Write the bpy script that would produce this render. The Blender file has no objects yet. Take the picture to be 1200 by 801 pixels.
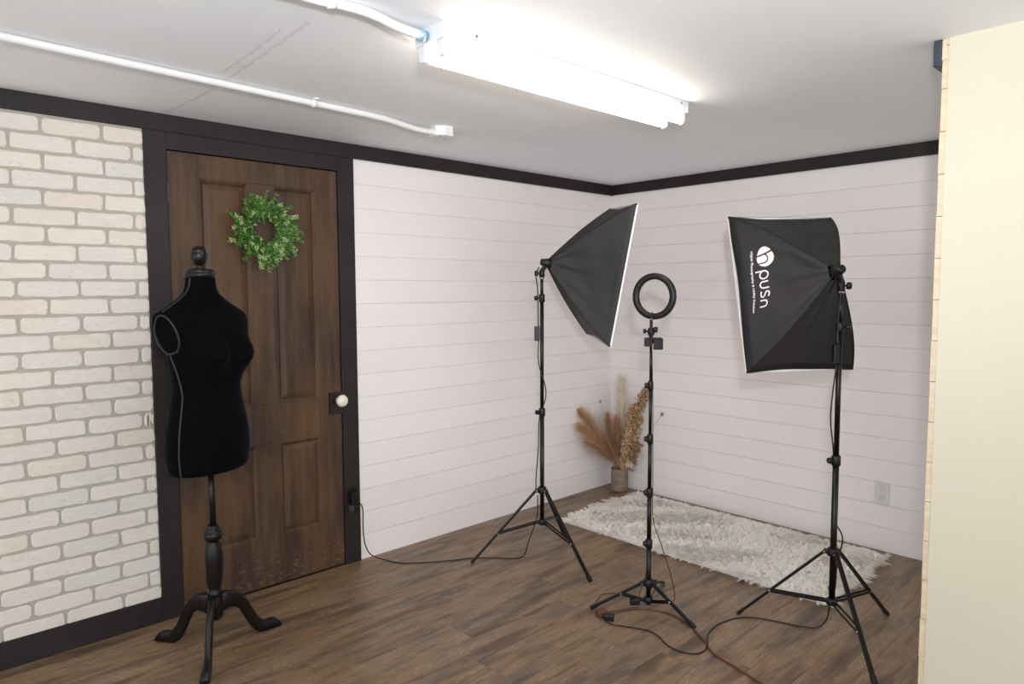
import bpy, math, random
from mathutils import Vector, Matrix
random.seed(7)
PI = math.pi
SC = bpy.context.scene
COL = SC.collection

# ------------------------------------------------------------------ camera
CAM = Vector((-4.0225, -3.1845, 1.4255))
yaw, pitch, roll = 0.811196, 0.0737247, -0.004243
F = Vector((math.cos(pitch)*math.cos(yaw), math.cos(pitch)*math.sin(yaw), -math.sin(pitch)))
R0 = Vector((math.sin(yaw), -math.cos(yaw), 0)); U0 = R0.cross(F)
R1 = R0*math.cos(roll)+U0*math.sin(roll); U1 = U0*math.cos(roll)-R0*math.sin(roll)
cd = bpy.data.cameras.new('camera'); cam = bpy.data.objects.new('camera', cd); COL.objects.link(cam)
cd.sensor_width = 36; cd.lens = 818.03/1200*36; cd.clip_start = 0.05
m3 = Matrix((R1, U1, -F)).transposed()
cam.matrix_world = Matrix.Translation(CAM) @ m3.to_4x4()
SC.camera = cam

# ------------------------------------------------------------------ world, lights, exposure
w = bpy.data.worlds.new('world'); SC.world = w; w.use_nodes = True
bg = w.node_tree.nodes['Background']; bg.inputs[0].default_value = (0.94, 0.975, 1.03, 1); bg.inputs[1].default_value = 1.66
ld = bpy.data.lights.new('camera_flash', 'POINT'); ld.energy = 14; ld.shadow_soft_size = 0.045; ld.color = (0.95, 0.98, 1.03)
lo = bpy.data.objects.new('camera_flash', ld); COL.objects.link(lo); lo.location = (-4.0, -3.26, 1.69)
bd = bpy.data.lights.new('bounce_flash', 'SPOT'); bd.energy = 135; bd.shadow_soft_size = 0.045; bd.spot_size = 2.2; bd.spot_blend = 1.0; bd.color = (0.94, 0.97, 1.04)
bo = bpy.data.objects.new('bounce_flash', bd); COL.objects.link(bo); bo.location = (-4.0, -3.26, 1.66); bo.rotation_euler = Vector((0, 0, -1)).rotation_difference(Vector((0.58, 0.62, 0.42)).normalized()).to_euler()
TUBE_EMIT = 11.0
SC.view_settings.view_transform = 'Standard'; SC.view_settings.look = 'None'
SC.view_settings.exposure = 0.36; SC.view_settings.gamma = 1; SC.view_settings.use_curve_mapping = False

# ------------------------------------------------------------------ materials
def srgb(r, g, b):
    f = lambda c: (c/255/12.92) if c <= 10 else ((c/255+0.055)/1.055)**2.4
    return (f(r), f(g), f(b), 1)
def mat(name, col, rough=0.5, metal=0.0, **kw):
    m = bpy.data.materials.new(name); m.use_nodes = True
    nt = m.node_tree; b = nt.nodes['Principled BSDF']
    b.inputs['Base Color'].default_value = col; b.inputs['Roughness'].default_value = rough; b.inputs['Metallic'].default_value = metal
    for k, v in kw.items(): b.inputs[k.replace('_', ' ')].default_value = v
    return m
def nd(m, t, **kw):
    n = m.node_tree.nodes.new(t)
    for k, v in kw.items(): setattr(n, k, v)
    return n
def lk(m, a, b): m.node_tree.links.new(a, b)
def coords(m, scale=(1, 1, 1), world=True, rnd=False):
    if world:
        g = nd(m, 'ShaderNodeNewGeometry'); out = g.outputs['Position']
    else:
        g = nd(m, 'ShaderNodeTexCoord'); out = g.outputs['Object']
    if rnd:
        oi = nd(m, 'ShaderNodeObjectInfo'); a = nd(m, 'ShaderNodeVectorMath', operation='MULTIPLY_ADD')
        cb = nd(m, 'ShaderNodeCombineXYZ')
        for i in range(3): lk(m, oi.outputs['Random'], cb.inputs[i])
        lk(m, cb.outputs[0], a.inputs[0]); a.inputs[1].default_value = (37, 53, 71); lk(m, out, a.inputs[2]); out = a.outputs[0]
    mp = nd(m, 'ShaderNodeVectorMath', operation='MULTIPLY'); mp.inputs[1].default_value = scale
    lk(m, out, mp.inputs[0]); return mp.outputs[0]
def noise(m, vec, scale, detail=4, rough=0.55):
    n = nd(m, 'ShaderNodeTexNoise'); n.inputs['Scale'].default_value = scale; n.inputs['Detail'].default_value = detail
    n.inputs['Roughness'].default_value = rough; lk(m, vec, n.inputs['Vector']); return n.outputs['Fac']
def ramp(m, fac, stops):
    r = nd(m, 'ShaderNodeValToRGB'); e = r.color_ramp.elements
    while len(e) < len(stops): e.new(0.5)
    for i, (p, c) in enumerate(stops): e[i].position = p; e[i].color = c
    lk(m, fac, r.inputs[0]); return r.outputs[0]
def mix(m, a, b, fac, blend='MIX'):
    n = nd(m, 'ShaderNodeMix', data_type='RGBA', blend_type=blend)
    for s, v in ((n.inputs['A'], a), (n.inputs['B'], b), (n.inputs['Factor'], fac)):
        if hasattr(v, 'is_output'): lk(m, v, s)
        else: s.default_value = v
    return n.outputs['Result']
def setc(m, c): lk(m, c, m.node_tree.nodes['Principled BSDF'].inputs['Base Color'])
def bump(m, h, strength=0.3, dist=0.002):
    b = nd(m, 'ShaderNodeBump'); b.inputs['Strength'].default_value = strength; b.inputs['Distance'].default_value = dist
    lk(m, h, b.inputs['Height']); lk(m, b.outputs[0], m.node_tree.nodes['Principled BSDF'].inputs['Normal'])

M = {}
# ceiling: matt white paint with faint patching
m = M['ceiling'] = mat('ceiling_paint', srgb(234, 236, 239), 0.6)
v = coords(m); n1 = noise(m, v, 2.2, 5); n2 = noise(m, v, 60, 3)
setc(m, ramp(m, n1, [(0.3, srgb(243, 245, 248)), (0.7, srgb(247, 249, 251))]))
bump(m, n2, 0.12, 0.001)
m = M['plaster'] = mat('plaster_seam', srgb(236, 238, 241), 0.6)
v = coords(m); bump(m, noise(m, v, 45, 4), 0.5, 0.003)
# white shiplap
m = M['shiplap'] = mat('white_shiplap', srgb(224, 220, 219), 0.42)
v = coords(m, rnd=True); n1 = noise(m, v, 1.6, 4)
setc(m, ramp(m, n1, [(0.3, srgb(236, 229, 226)), (0.7, srgb(240, 234, 231))])); bump(m, noise(m, v, 40, 3), 0.05, 0.001)
M['gap'] = mat('shiplap_gap', srgb(205, 198, 193), 0.7)
M['roomwall'] = mat('plain_white_wall', srgb(232, 229, 224), 0.7)
# dark painted trim
m = M['trim'] = mat('dark_trim_paint', srgb(52, 46, 45), 0.55, Specular_IOR_Level=0.3)
v = coords(m); n1 = noise(m, v, 5, 5); setc(m, ramp(m, n1, [(0.3, srgb(34, 29, 29)), (0.7, srgb(44, 38, 37))])); bump(m, noise(m, v, 30, 4), 0.12, 0.002)
# brick
m = M['brick'] = mat('whitewashed_brick', srgb(214, 206, 194), 0.75)
v = coords(m, rnd=True); n1 = noise(m, v, 7, 6, 0.65); n2 = noise(m, v, 55, 5, 0.7)
oi = nd(m, 'ShaderNodeObjectInfo')
base = ramp(m, oi.outputs['Random'], [(0.0, srgb(216, 209, 198)), (0.45, srgb(223, 214, 202)), (0.75, srgb(212, 207, 199)), (0.9, srgb(219, 209, 195)), (1.0, srgb(219, 207, 191))])
c = mix(m, base, srgb(196, 180, 163), ramp(m, n1, [(0.5, (0, 0, 0, 1)), (0.85, (.3, .3, .3, 1))]))
c = mix(m, c, srgb(170, 158, 146), ramp(m, n2, [(0.6, (0, 0, 0, 1)), (0.74, (.75, .75, .75, 1))]))
vs = coords(m, (1, 1, 5), rnd=True); n3 = noise(m, vs, 24, 4, 0.7)
c = mix(m, c, srgb(232, 228, 221), ramp(m, n3, [(0.52, (0, 0, 0, 1)), (0.72, (.7, .7, .7, 1))]))
setc(m, c); bump(m, n2, 0.5, 0.003)
m = M['mortar'] = mat('grey_mortar', srgb(176, 170, 157), 0.85)
v = coords(m); bump(m, noise(m, v, 120, 4), 0.4, 0.002)
# floor plank
def plank_mat(name):
    m = mat(name, (0.1, 0.07, 0.05, 1), 0.42)
    v = coords(m, (1.0, 7.0, 1.0), rnd=True); g1 = noise(m, v, 1.7, 6, 0.6)
    vf = coords(m, (4, 60, 4), rnd=True); g2 = noise(m, vf, 3.0, 5, 0.7)
    oi = nd(m, 'ShaderNodeObjectInfo')
    c1 = ramp(m, g1, [(0.30, srgb(72, 59, 48)), (0.42, srgb(104, 83, 62)), (0.50, srgb(140, 113, 82)), (0.57, srgb(124, 104, 82)), (0.70, srgb(82, 73, 64))])
    tint = ramp(m, oi.outputs['Random'], [(0.0, (0.84, 0.85, 0.86, 1)), (0.35, (1.0, 0.97, 0.92, 1)), (0.7, (0.92, 0.89, 0.86, 1)), (1.0, (1.08, 1.04, 0.98, 1))])
    c1 = mix(m, c1, tint, 1.0, 'MULTIPLY')
    c1 = mix(m, c1, srgb(66, 54, 45), ramp(m, g2, [(0.45, (0, 0, 0, 1)), (0.72, (.65, .65, .65, 1))]))
    # pale limed grain figures
    vw = coords(m, (2.2, 9.0, 1), rnd=True); w_ = nd(m, 'ShaderNodeTexWave', wave_type='RINGS', bands_direction='Z')
    w_.inputs['Scale'].default_value = 7; w_.inputs['Distortion'].default_value = 12; w_.inputs['Detail'].default_value = 5; w_.inputs['Detail Scale'].default_value = 1.4
    lk(m, vw, w_.inputs['Vector'])
    msk = noise(m, coords(m, (1.6, 5, 1), rnd=True), 2.3, 3)
    a = ramp(m, w_.outputs['Fac'], [(0.8, (0, 0, 0, 1)), (0.97, (1, 1, 1, 1))]); b = ramp(m, msk, [(0.42, (0, 0, 0, 1)), (0.6, (.75, .75, .75, 1))])
    c1 = mix(m, c1, srgb(184, 160, 132), mix(m, a, b, 1.0, 'MULTIPLY'))
    # knot-grey blotches
    n4 = noise(m, coords(m, (1.2, 3.2, 1), rnd=True), 2.6, 3)
    c1 = mix(m, c1, srgb(78, 72, 68), ramp(m, n4, [(0.55, (0, 0, 0, 1)), (0.75, (.7, .7, .7, 1))]))
    setc(m, c1); bump(m, g2, 0.15, 0.001); return m
M['plank'] = plank_mat('vinyl_plank')
M['subfloor'] = mat('plank_joint', srgb(48, 38, 32), 0.8)
# old door wood
m = M['door'] = mat('old_dark_stained_wood', (0.05, 0.03, 0.02, 1), 0.55, Specular_IOR_Level=0.3)
v = coords(m, (9, 9, 0.8)); g1 = noise(m, v, 2.4, 6, 0.65); v2 = coords(m, (1, 1, 0.5)); g2 = noise(m, v2, 3.1, 4)
c = ramp(m, g1, [(0.3, srgb(47, 34, 27)), (0.5, srgb(66, 49, 38)), (0.72, srgb(88, 67, 50))])
c = mix(m, c, srgb(104, 76, 44), ramp(m, g2, [(0.46, (0, 0, 0, 1)), (0.68, (.6, .6, .6, 1))]))
sc = noise(m, coords(m, (1, 1, 2.2)), 26, 6, 0.75)
geo = nd(m, 'ShaderNodeNewGeometry'); sx = nd(m, 'ShaderNodeSeparateXYZ'); lk(m, geo.outputs['Position'], sx.inputs[0])
low = ramp(m, sx.outputs['Z'], [(0.04, (1, 1, 1, 1)), (0.22, (0, 0, 0, 1))])
c = mix(m, c, srgb(142, 122, 98), mix(m, low, ramp(m, sc, [(0.56, (0, 0, 0, 1)), (0.64, (.6, .6, .6, 1))]), 1.0, 'MULTIPLY'))
wear = noise(m, coords(m, (1, 1, 1)), 38, 6, 0.8)
c = mix(m, c, srgb(128, 104, 82), ramp(m, wear, [(0.63, (0, 0, 0, 1)), (0.7, (.5, .5, .5, 1))]))
setc(m, c); bump(m, g1, 0.3, 0.003)
M['porcelain'] = mat('porcelain', srgb(228, 222, 204), 0.15)
M['iron'] = mat('dark_iron', srgb(48, 38, 33), 0.45, 0.4)
M['brass'] = mat('aged_brass', srgb(84, 58, 34), 0.6, 0.3)
m = M['velvet'] = mat('black_velvet', (0.002, 0.002, 0.0028, 1), 0.9)
b = m.node_tree.nodes['Principled BSDF']; b.inputs['Sheen Weight'].default_value = 0.05; b.inputs['Sheen Roughness'].default_value = 0.35; b.inputs['Sheen Tint'].default_value = (0.45, 0.5, 0.75, 1); b.inputs['Specular IOR Level'].default_value = 0.05
w_ = nd(m, 'ShaderNodeTexWave', wave_type='BANDS', bands_direction='X'); w_.inputs['Scale'].default_value = 28; lk(m, coords(m, world=False), w_.inputs['Vector']); bump(m, w_.outputs['Fac'], 0.35, 0.002)
M['piping'] = mat('black_piping', (0.010, 0.010, 0.012, 1), 0.6)
M['lacquer'] = mat('black_lacquered_wood', srgb(15, 12, 12), 0.33, Specular_IOR_Level=0.3)
M['black'] = mat('black_powder_coat', srgb(12, 11, 12), 0.3, Specular_IOR_Level=0.35)
M['blackplastic'] = mat('black_plastic', srgb(19, 19, 20), 0.42, Specular_IOR_Level=0.35)
M['cable'] = mat('black_cable', srgb(24, 19, 19), 0.5)
M['orange'] = mat('faded_orange_cable', srgb(98, 56, 38), 0.5)
M['steel'] = mat('steel', srgb(190, 190, 190), 0.25, 1.0)
m = M['fabric'] = mat('black_softbox_fabric', srgb(44, 42, 42), 0.62, Specular_IOR_Level=0.35)
v = coords(m); bump(m, noise(m, v, 14, 4), 0.25, 0.01)
M['seam'] = mat('black_binding', srgb(18, 17, 18), 0.6)
M['diffuser'] = mat('white_diffuser', srgb(236, 232, 228), 0.7)
M['print'] = mat('white_print', srgb(238, 232, 230), 0.6)
M['whitemetal'] = mat('white_enamel', srgb(206, 208, 208), 0.4)
M['whitepaint'] = mat('white_painted_pipe', srgb(226, 227, 226), 0.35)
M['bluetape'] = mat('pale_blue_fitting', srgb(150, 182, 196), 0.35, 0.3)
M['whiteplastic'] = mat('white_plastic', srgb(218, 214, 211), 0.3)
M['slot'] = mat('dark_slot', srgb(58, 54, 52), 0.6)
m = M['tube'] = mat('lit_fluorescent_tube', (1, 1, 1, 1), 0.4)
b = m.node_tree.nodes['Principled BSDF']; b.inputs['Emission Color'].default_value = (1.0, 0.89, 0.77, 1); b.inputs['Emission Strength'].default_value = TUBE_EMIT
m = M['cream'] = mat('cream_drywall', srgb(226, 218, 198), 0.5)
v = coords(m); setc(m, ramp(m, noise(m, v, 1.2, 3), [(0.3, srgb(210, 201, 180)), (0.7, srgb(211, 206, 182))])); bump(m, noise(m, v, 50, 3), 0.05, 0.001)
m = M['pine'] = mat('raw_pine', srgb(224, 198, 158), 0.6)
v = coords(m, (8, 8, 40)); setc(m, ramp(m, noise(m, v, 2, 4), [(0.3, srgb(208, 188, 156)), (0.7, srgb(226, 210, 182))]))
M['blue'] = mat('slate_blue_plastic', srgb(48, 60, 72), 0.4)
m = M['fur'] = mat('cream_faux_fur', srgb(240, 236, 226), 0.8)
v = coords(m); setc(m, ramp(m, noise(m, v, 9, 4), [(0.3, srgb(251, 247, 238)), (0.65, srgb(255, 253, 249))]))
pb_ = m.node_tree.nodes['Principled BSDF']; pb_.inputs['Specular IOR Level'].default_value = 0.15
tr = nd(m, 'ShaderNodeBsdfTranslucent'); tr.inputs[0].default_value = srgb(255, 252, 244); ms = nd(m, 'ShaderNodeMixShader'); ms.inputs[0].default_value = 0.4
lk(m, pb_.outputs[0], ms.inputs[1]); lk(m, tr.outputs[0], ms.inputs[2]); lk(m, ms.outputs[0], m.node_tree.nodes['Material Output'].inputs[0])
m = M['vase'] = mat('brown_stoneware', srgb(132, 112, 98), 0.7)
v = coords(m); setc(m, ramp(m, noise(m, v, 30, 5), [(0.3, srgb(112, 93, 80)), (0.7, srgb(144, 124, 108))])); bump(m, noise(m, v, 120, 3), 0.3, 0.002)
def attr_mat(name, rough=0.7, trans=0.0):
    m = mat(name, (1, 1, 1, 1), rough); a = nd(m, 'ShaderNodeVertexColor', layer_name='hue'); setc(m, a.outputs['Color']); return m
M['leafhue'] = attr_mat('wreath_leaf', 0.5)
m = M['dried'] = attr_mat('dried_grass', 0.85)
tr = nd(m, 'ShaderNodeBsdfTranslucent'); ms = nd(m, 'ShaderNodeMixShader'); ms.inputs[0].default_value = 0.4; a_ = nd(m, 'ShaderNodeVertexColor', layer_name='hue'); lk(m, a_.outputs[0], tr.inputs[0])
lk(m, m.node_tree.nodes['Principled BSDF'].outputs[0], ms.inputs[1]); lk(m, tr.outputs[0], ms.inputs[2]); lk(m, ms.outputs[0], m.node_tree.nodes['Material Output'].inputs[0])
M['twig'] = mat('brown_twig', srgb(70, 54, 38), 0.8)
M['debris'] = mat('clear_scrap', srgb(190, 186, 182), 0.2, Alpha=0.6)

# ------------------------------------------------------------------ mesh builder
class MB:
    def __init__(s): s.v = []; s.f = []; s.c = []; s.sm = []
    def add(s, vs, fs, smooth=False, col=None):
        o = len(s.v); s.v += [tuple(x) for x in vs]; s.f += [tuple(i+o for i in f) for f in fs]
        s.sm += [smooth]*len(fs); s.c += [col]*len(fs)
    def box(s, a, b, bev=0.0, M4=None):
        (x0, y0, z0), (x1, y1, z1) = a, b
        if bev <= 0:
            vs = [Vector((x, y, z)) for x in (x0, x1) for y in (y0, y1) for z in (z0, z1)]
            fs = [(0, 1, 3, 2), (4, 6, 7, 5), (0, 4, 5, 1), (2, 3, 7, 6), (0, 2, 6, 4), (1, 5, 7, 3)]
        else:
            import bmesh
            bm = bmesh.new(); bmesh.ops.create_cube(bm, size=1)
            for q in bm.verts: q.co = Vector(((x0+x1)/2+q.co.x*(x1-x0), (y0+y1)/2+q.co.y*(y1-y0), (z0+z1)/2+q.co.z*(z1-z0)))
            bmesh.ops.bevel(bm, geom=bm.edges[:], offset=bev, segments=2, profile=0.5, affect='EDGES')
            bm.verts.index_update(); vs = [q.co.copy() for q in bm.verts]; fs = [[q.index for q in f.verts] for f in bm.faces]; bm.free()
        if M4 is not None: vs = [M4 @ q for q in vs]
        s.add(vs, fs)
    def rings(s, rs, cap=True, smooth=True, closed=True):
        n = len(rs[0]); vs = [q for r in rs for q in r]; fs = []
        for i in range(len(rs)-1):
            for j in range(n if closed else n-1):
                k = (j+1) % n; fs.append((i*n+j, i*n+k, (i+1)*n+k, (i+1)*n+j))
        s.add(vs, fs, smooth)
        if cap:
            o = len(s.v)-len(vs)
            s.f += [tuple(o+j for j in reversed(range(n))), tuple(o+(len(rs)-1)*n+j for j in range(n))]; s.sm += [False, False]; s.c += [None, None]
    def tube(s, pts, r, n=10, cap=True, flat=None):
        pts = [Vector(p) for p in pts]; rr = r if isinstance(r, (list, tuple)) else [r]*len(pts); rs = []; up = None
        for i, p in enumerate(pts):
            t = (pts[min(i+1, len(pts)-1)]-pts[max(i-1, 0)]).normalized()
            if up is None: up = Vector((0, 0, 1)) if abs(t.z) < 0.9 else Vector((1, 0, 0))
            a = t.cross(up).normalized(); b_ = a.cross(t).normalized(); up = b_
            fa = flat or 1
            rs.append([p+a*math.cos(2*PI*j/n)*rr[i]*fa+b_*math.sin(2*PI*j/n)*rr[i] for j in range(n)])
        s.rings(rs, cap)
    def lathe(s, prof, base=(0, 0, 0), n=24, axis=None):
        base = Vector(base); M4 = Matrix.Identity(3)
        if axis is not None: M4 = Vector((0, 0, 1)).rotation_difference(Vector(axis).normalized()).to_matrix()
        s.rings([[base+M4 @ Vector((r*math.cos(2*PI*j/n), r*math.sin(2*PI*j/n), z)) for j in range(n)] for r, z in prof])
    def torus(s, c, R_, r, ax, n=48, k=12, fz=1.0, rx=None):
        ax = Vector(ax).normalized(); q = Vector((0, 0, 1)).rotation_difference(ax).to_matrix(); c = Vector(c); rs = []
        for i in range(n+1):
            a = 2*PI*i/n; rs.append([c+q @ Vector(((R_+r*math.cos(2*PI*j/k))*math.cos(a), (R_+r*math.cos(2*PI*j/k))*math.sin(a), r*fz*math.sin(2*PI*j/k))) for j in range(k)])
        s.rings(rs, cap=False)
    def mesh(s, name, off=(0, 0, 0)):
        me = bpy.data.meshes.new(name); o = Vector(off)
        me.from_pydata([Vector(q)-o for q in s.v], [], s.f)
        me.polygons.foreach_set('use_smooth', s.sm)
        if any(c is not None for c in s.c):
            ca = me.color_attributes.new('hue', 'FLOAT_COLOR', 'CORNER'); buf = []
            for f, c in zip(s.f, s.c): buf += list(c or (0.3, 0.3, 0.3, 1))*len(f)
            ca.data.foreach_set('color', buf)
        me.update(); return me
def link(name, me, material, parent=None, loc=None):
    o = bpy.data.objects.new(name, me)
    if material is not None and not me.materials: me.materials.append(M[material])
    COL.objects.link(o)
    if parent: o.parent = parent
    if loc is not None: o.location = loc
    return o
def wloc(o):
    l = Vector((0, 0, 0))
    while o: l += o.location; o = o.parent
    return l
def part(name, mb, material, parent):          # geometry given in world space, parents only translate
    return link(name, mb.mesh(name, wloc(parent)), material, parent)
def solo(name, mb, material, label, cat, group=None, loc=(0, 0, 0)):
    o = link(name, mb.mesh(name, loc), material, None, loc); tag(o, label, cat, group); return o
def tag(o, label, cat, group=None):
    o['label'] = label; o['category'] = cat
    if group: o['group'] = group
def thing(name, loc, label, cat, group=None):
    o = bpy.data.objects.new(name, None); COL.objects.link(o); o.location = loc; o.empty_display_size = .05; tag(o, label, cat, group); return o
def struct(name, mb, material, loc=(0, 0, 0)):
    o = link(name, mb.mesh(name, loc), material, None, loc); o['kind'] = 'structure'; return o
def B(a, b, bev=0.0):
    mb = MB(); mb.box(a, b, bev); return mb
def spline(P, seg=8):
    P = [Vector(p) for p in P]; out = []
    for i in range(len(P)-1):
        a, b_, c, d = P[max(i-1, 0)], P[i], P[i+1], P[min(i+2, len(P)-1)]
        for k in range(seg):
            t = k/seg; out.append(0.5*((2*b_)+(c-a)*t+(2*a-5*b_+4*c-d)*t*t+(3*b_-a-3*c+d)*t**3))
    out.append(P[-1]); return out

H = 2.17
# ------------------------------------------------------------------ setting
floor = struct('floor', B((-6, -6, -0.12), (0.004, 0.05, -0.004)), 'subfloor')
PW, PL = 0.151, 1.22
pm = MB(); pm.box((0.0003, 0.0003, -0.006), (PL-0.0003, PW-0.0003, 0), 0.0005); pmesh = pm.mesh('plank')
pmesh.materials.append(M['plank'])
r = 0
while r < 23:
    y0 = -(r+1)*PW; off = -random.random()*PL
    x1 = 0.0; first = True
    x = off
    # full planks between x=-5 and 0, the end one cut to the wall
    xs = 0.0; cut = PL*(0.25+0.7*random.random())
    me = B((0.0003, 0.0003, -0.006), (cut-0.0003, PW-0.0003, 0), 0.0005).mesh('plank')
    link('plank', me, 'plank', floor, (xs-cut, y0, 0)); xs -= cut
    while xs > -4.6:
        link('plank', pmesh, 'plank', floor, (xs-PL, y0, 0)); xs -= PL
    r += 1
ff = MB(); ff.box((-6, -6, -0.006), (0, -23*PW, 0)); ff.box((-6, -23*PW, -0.006), (-5.83, 0, 0)); part('floor_edge', ff, 'plank', floor)

ceil = struct('ceiling', B((-6, -6, H), (0, 0, H+0.1)), 'ceiling')
sm = MB()   # taped joints of the drywall ceiling: low irregular ridges of filler
def ridge(P, wd, h):
    pts = spline(P, 14); rs = []
    for p in pts:
        ww = wd*(0.6+0.8*random.random()); hh = h*(0.5+random.random()); q = Vector((random.uniform(-1, 1), random.uniform(-1, 1), 0))*wd*0.3
        rs.append((p+q, ww, hh))
    lines = []
    for i, (p, ww, hh) in enumerate(rs):
        t = (rs[min(i+1, len(rs)-1)][0]-rs[max(i-1, 0)][0]).normalized(); s_ = Vector((-t.y, t.x, 0))
        lines.append([p-s_*ww, p-s_*ww*0.3-Vector((0, 0, hh)), p+s_*ww*0.3-Vector((0, 0, hh)), p+s_*ww])
    sm.rings(lines, cap=False, closed=False)
ridge([(-3.03, -0.05, H), (-3.01, -.45, H), (-3.03, -.9, H), (-3.06, -1.35, H)], 0.012, 0.0012)
ridge([(-3.06, -.75, H), (-3.07, -1.0, H), (-3.09, -1.25, H)], 0.010, 0.0010)
ridge([(-1.93, -.55, H), (-1.75, -.57, H), (-1.57, -.62, H), (-1.35, -.66, H)], 0.010, 0.0010)
ridge([(-1.57, -.62, H), (-1.62, -.8, H), (-1.66, -1.0, H)], 0.008, 0.0008)
ridge([(-3.0, -.1, H), (-2.5, -.12, H), (-2.0, -.13, H), (-1.5, -.16, H)], 0.008, 0.0008)
part('plaster_seam', sm, 'plaster', ceil)

wl = MB(); wl.box((-6, 0.05, -.05), (0.15, 0.15, H)); wl.box((-2.16, 0.0042, -.05), (0, 0.05, H))
wall_left = struct('wall_left', wl, 'gap')
mo = B((-6, 0.0, 0), (-3.09, 0.05, H)); part('mortar', mo, 'mortar', wall_left)
wr = B((0.0042, -5, -.05), (0.15, 0.05, H)); wall_right = struct('wall_right', wr, 'gap')
# shiplap boards
zs = [-0.003]+[0.131+0.1228*k for k in range(17)]; zs = [z for z in zs if z < H-0.02]+[H]
for i in range(len(zs)-1):
    a, b_ = zs[i]+0.0008, zs[i+1]-0.0008
    link('board', B((-2.16, 0, a), (-0.0, 0.004, b_), 0.0006).mesh('board', (-1.08, 0, a)), 'shiplap', wall_left, (-1.08, 0, a))
    link('board', B((0, -5, a), (0.004, 0.0, b_), 0.0006).mesh('board', (0, -1.5, a)), 'shiplap', wall_right, (0, -1.5, a))
# bricks of the wall covering
def brick_mesh(x0, x1, seed):
    rr = random.Random(seed); n = 0.0035; hh = 0.0295; L = (x1-x0)/2; N = 5
    out = []
    def j(): return rr.uniform(-n, n)*0.6
    cs = 0.006+rr.random()*0.006
    pts = [(-L+cs, -hh+j())]+[(-L+2*L*k/N, -hh+j()) for k in range(1, N)]+[(L-cs, -hh+j()), (L+j(), -hh+cs), (L+j(), hh-cs), (L-cs, hh+j())]
    pts += [(L-2*L*k/N, hh+j()) for k in range(1, N)]+[(-L+cs, hh+j()), (-L+j(), hh-cs), (-L+j(), -hh+cs)]
    mb = MB(); back = [Vector((x, 0.001, z)) for x, z in pts]; mid = [Vector((x, -0.0035, z)) for x, z in pts]
    fr = [Vector((x*(1-0.0035/L), -0.0062, z*(1-0.1))) for x, z in pts]
    mb.rings([back, mid, fr], cap=True, smooth=False); me = mb.mesh('brick'); me.materials.append(M['brick']); return me
shared = [brick_mesh(-0.099, 0.099, s) for s in range(10)]
EDGE = -3.1035
for k in range(-1, 30):
    zc = 2.024-0.069*k-0.0345
    if zc < 0.09 or zc > 2.09+0.03: continue
    xr = -3.252 if k % 2 else -3.147
    xr += random.uniform(-0.004, 0.004)
    while xr+0.208 < EDGE+0.208: xr += 0.208
    xr_j = xr   # joint right of the cut end
    jn = xr_j
    while jn > -4.15:
        a, b_ = jn-0.208+0.005, jn-0.005
        if b_ > EDGE: b_ = EDGE-0.0005
        if b_-a > 0.012:
            if b_-a > 0.19: me = random.choice(shared)
            else: me = brick_mesh(a, b_, random.random())
            link('brick', me, 'brick', wall_left, ((a+b_)/2, 0, zc+random.uniform(-.001, .001)))
        jn -= 0.208
# dark trims
struct('trim_1', B((-6, -0.013, 2.098), (0, 0, H), 0.002), 'trim')
struct('trim_2', B((-0.013, -5, 2.100), (0, -0.0131, H), 0.002), 'trim')
struct('trim_3', B((-3.1035, -0.012, 0), (-3.016, 0.05, 2.0975), 0.002), 'trim')
struct('trim_4', B((-2.209, -0.012, 0), (-2.118, 0.05, 2.0975), 0.002), 'trim')
struct('trim_5', B((-3.0159, -0.012, 2.026), (-2.2091, 0.05, 2.0975), 0.002), 'trim')
struct('baseboard_left', B((-6, -0.014, 0), (-3.104, -0.0001, 0.108), 0.002), 'trim')

# partition at the right: cream drywall on boards whose raw ends show
pt = B((-1.603, -4.2, 0), (-1.590, -2.534, H)); part_wall = struct('wall_front', pt, 'cream')
z = 0.0; k = 0
while z < H-0.001:
    z1 = min(z+0.1265, H)
    o = link('board_end', B((-1.600+0.0008*math.sin(k*2.1), -2.5335, z+0.0007), (-1.50, -2.516+0.0006*math.sin(k*3.7), z1-0.0007), 0.0015).mesh('board_end', (-1.55, -2.52, z)), 'pine', part_wall, (-1.55, -2.52, z))
    z = z1; k += 1
pb = MB(); pb.box((-1.589, -4.2, 0), (-1.51, -2.535, H)); part('stud_core', pb, 'pine', part_wall)
blk = thing('mounting_block', (-1.56, -2.50, 2.09), 'small slate blue block capping raw pine at the top of the partition edge', 'bracket')
part('plastic_shell', B((-1.606, -2.5155, 2.092), (-1.51, -2.492, H), 0.004), 'blue', blk)
part('pine_piece', B((-1.6035, -2.528, 2.108), (-1.5995, -2.5155, H-.004), 0.001), 'pine', blk)

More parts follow.
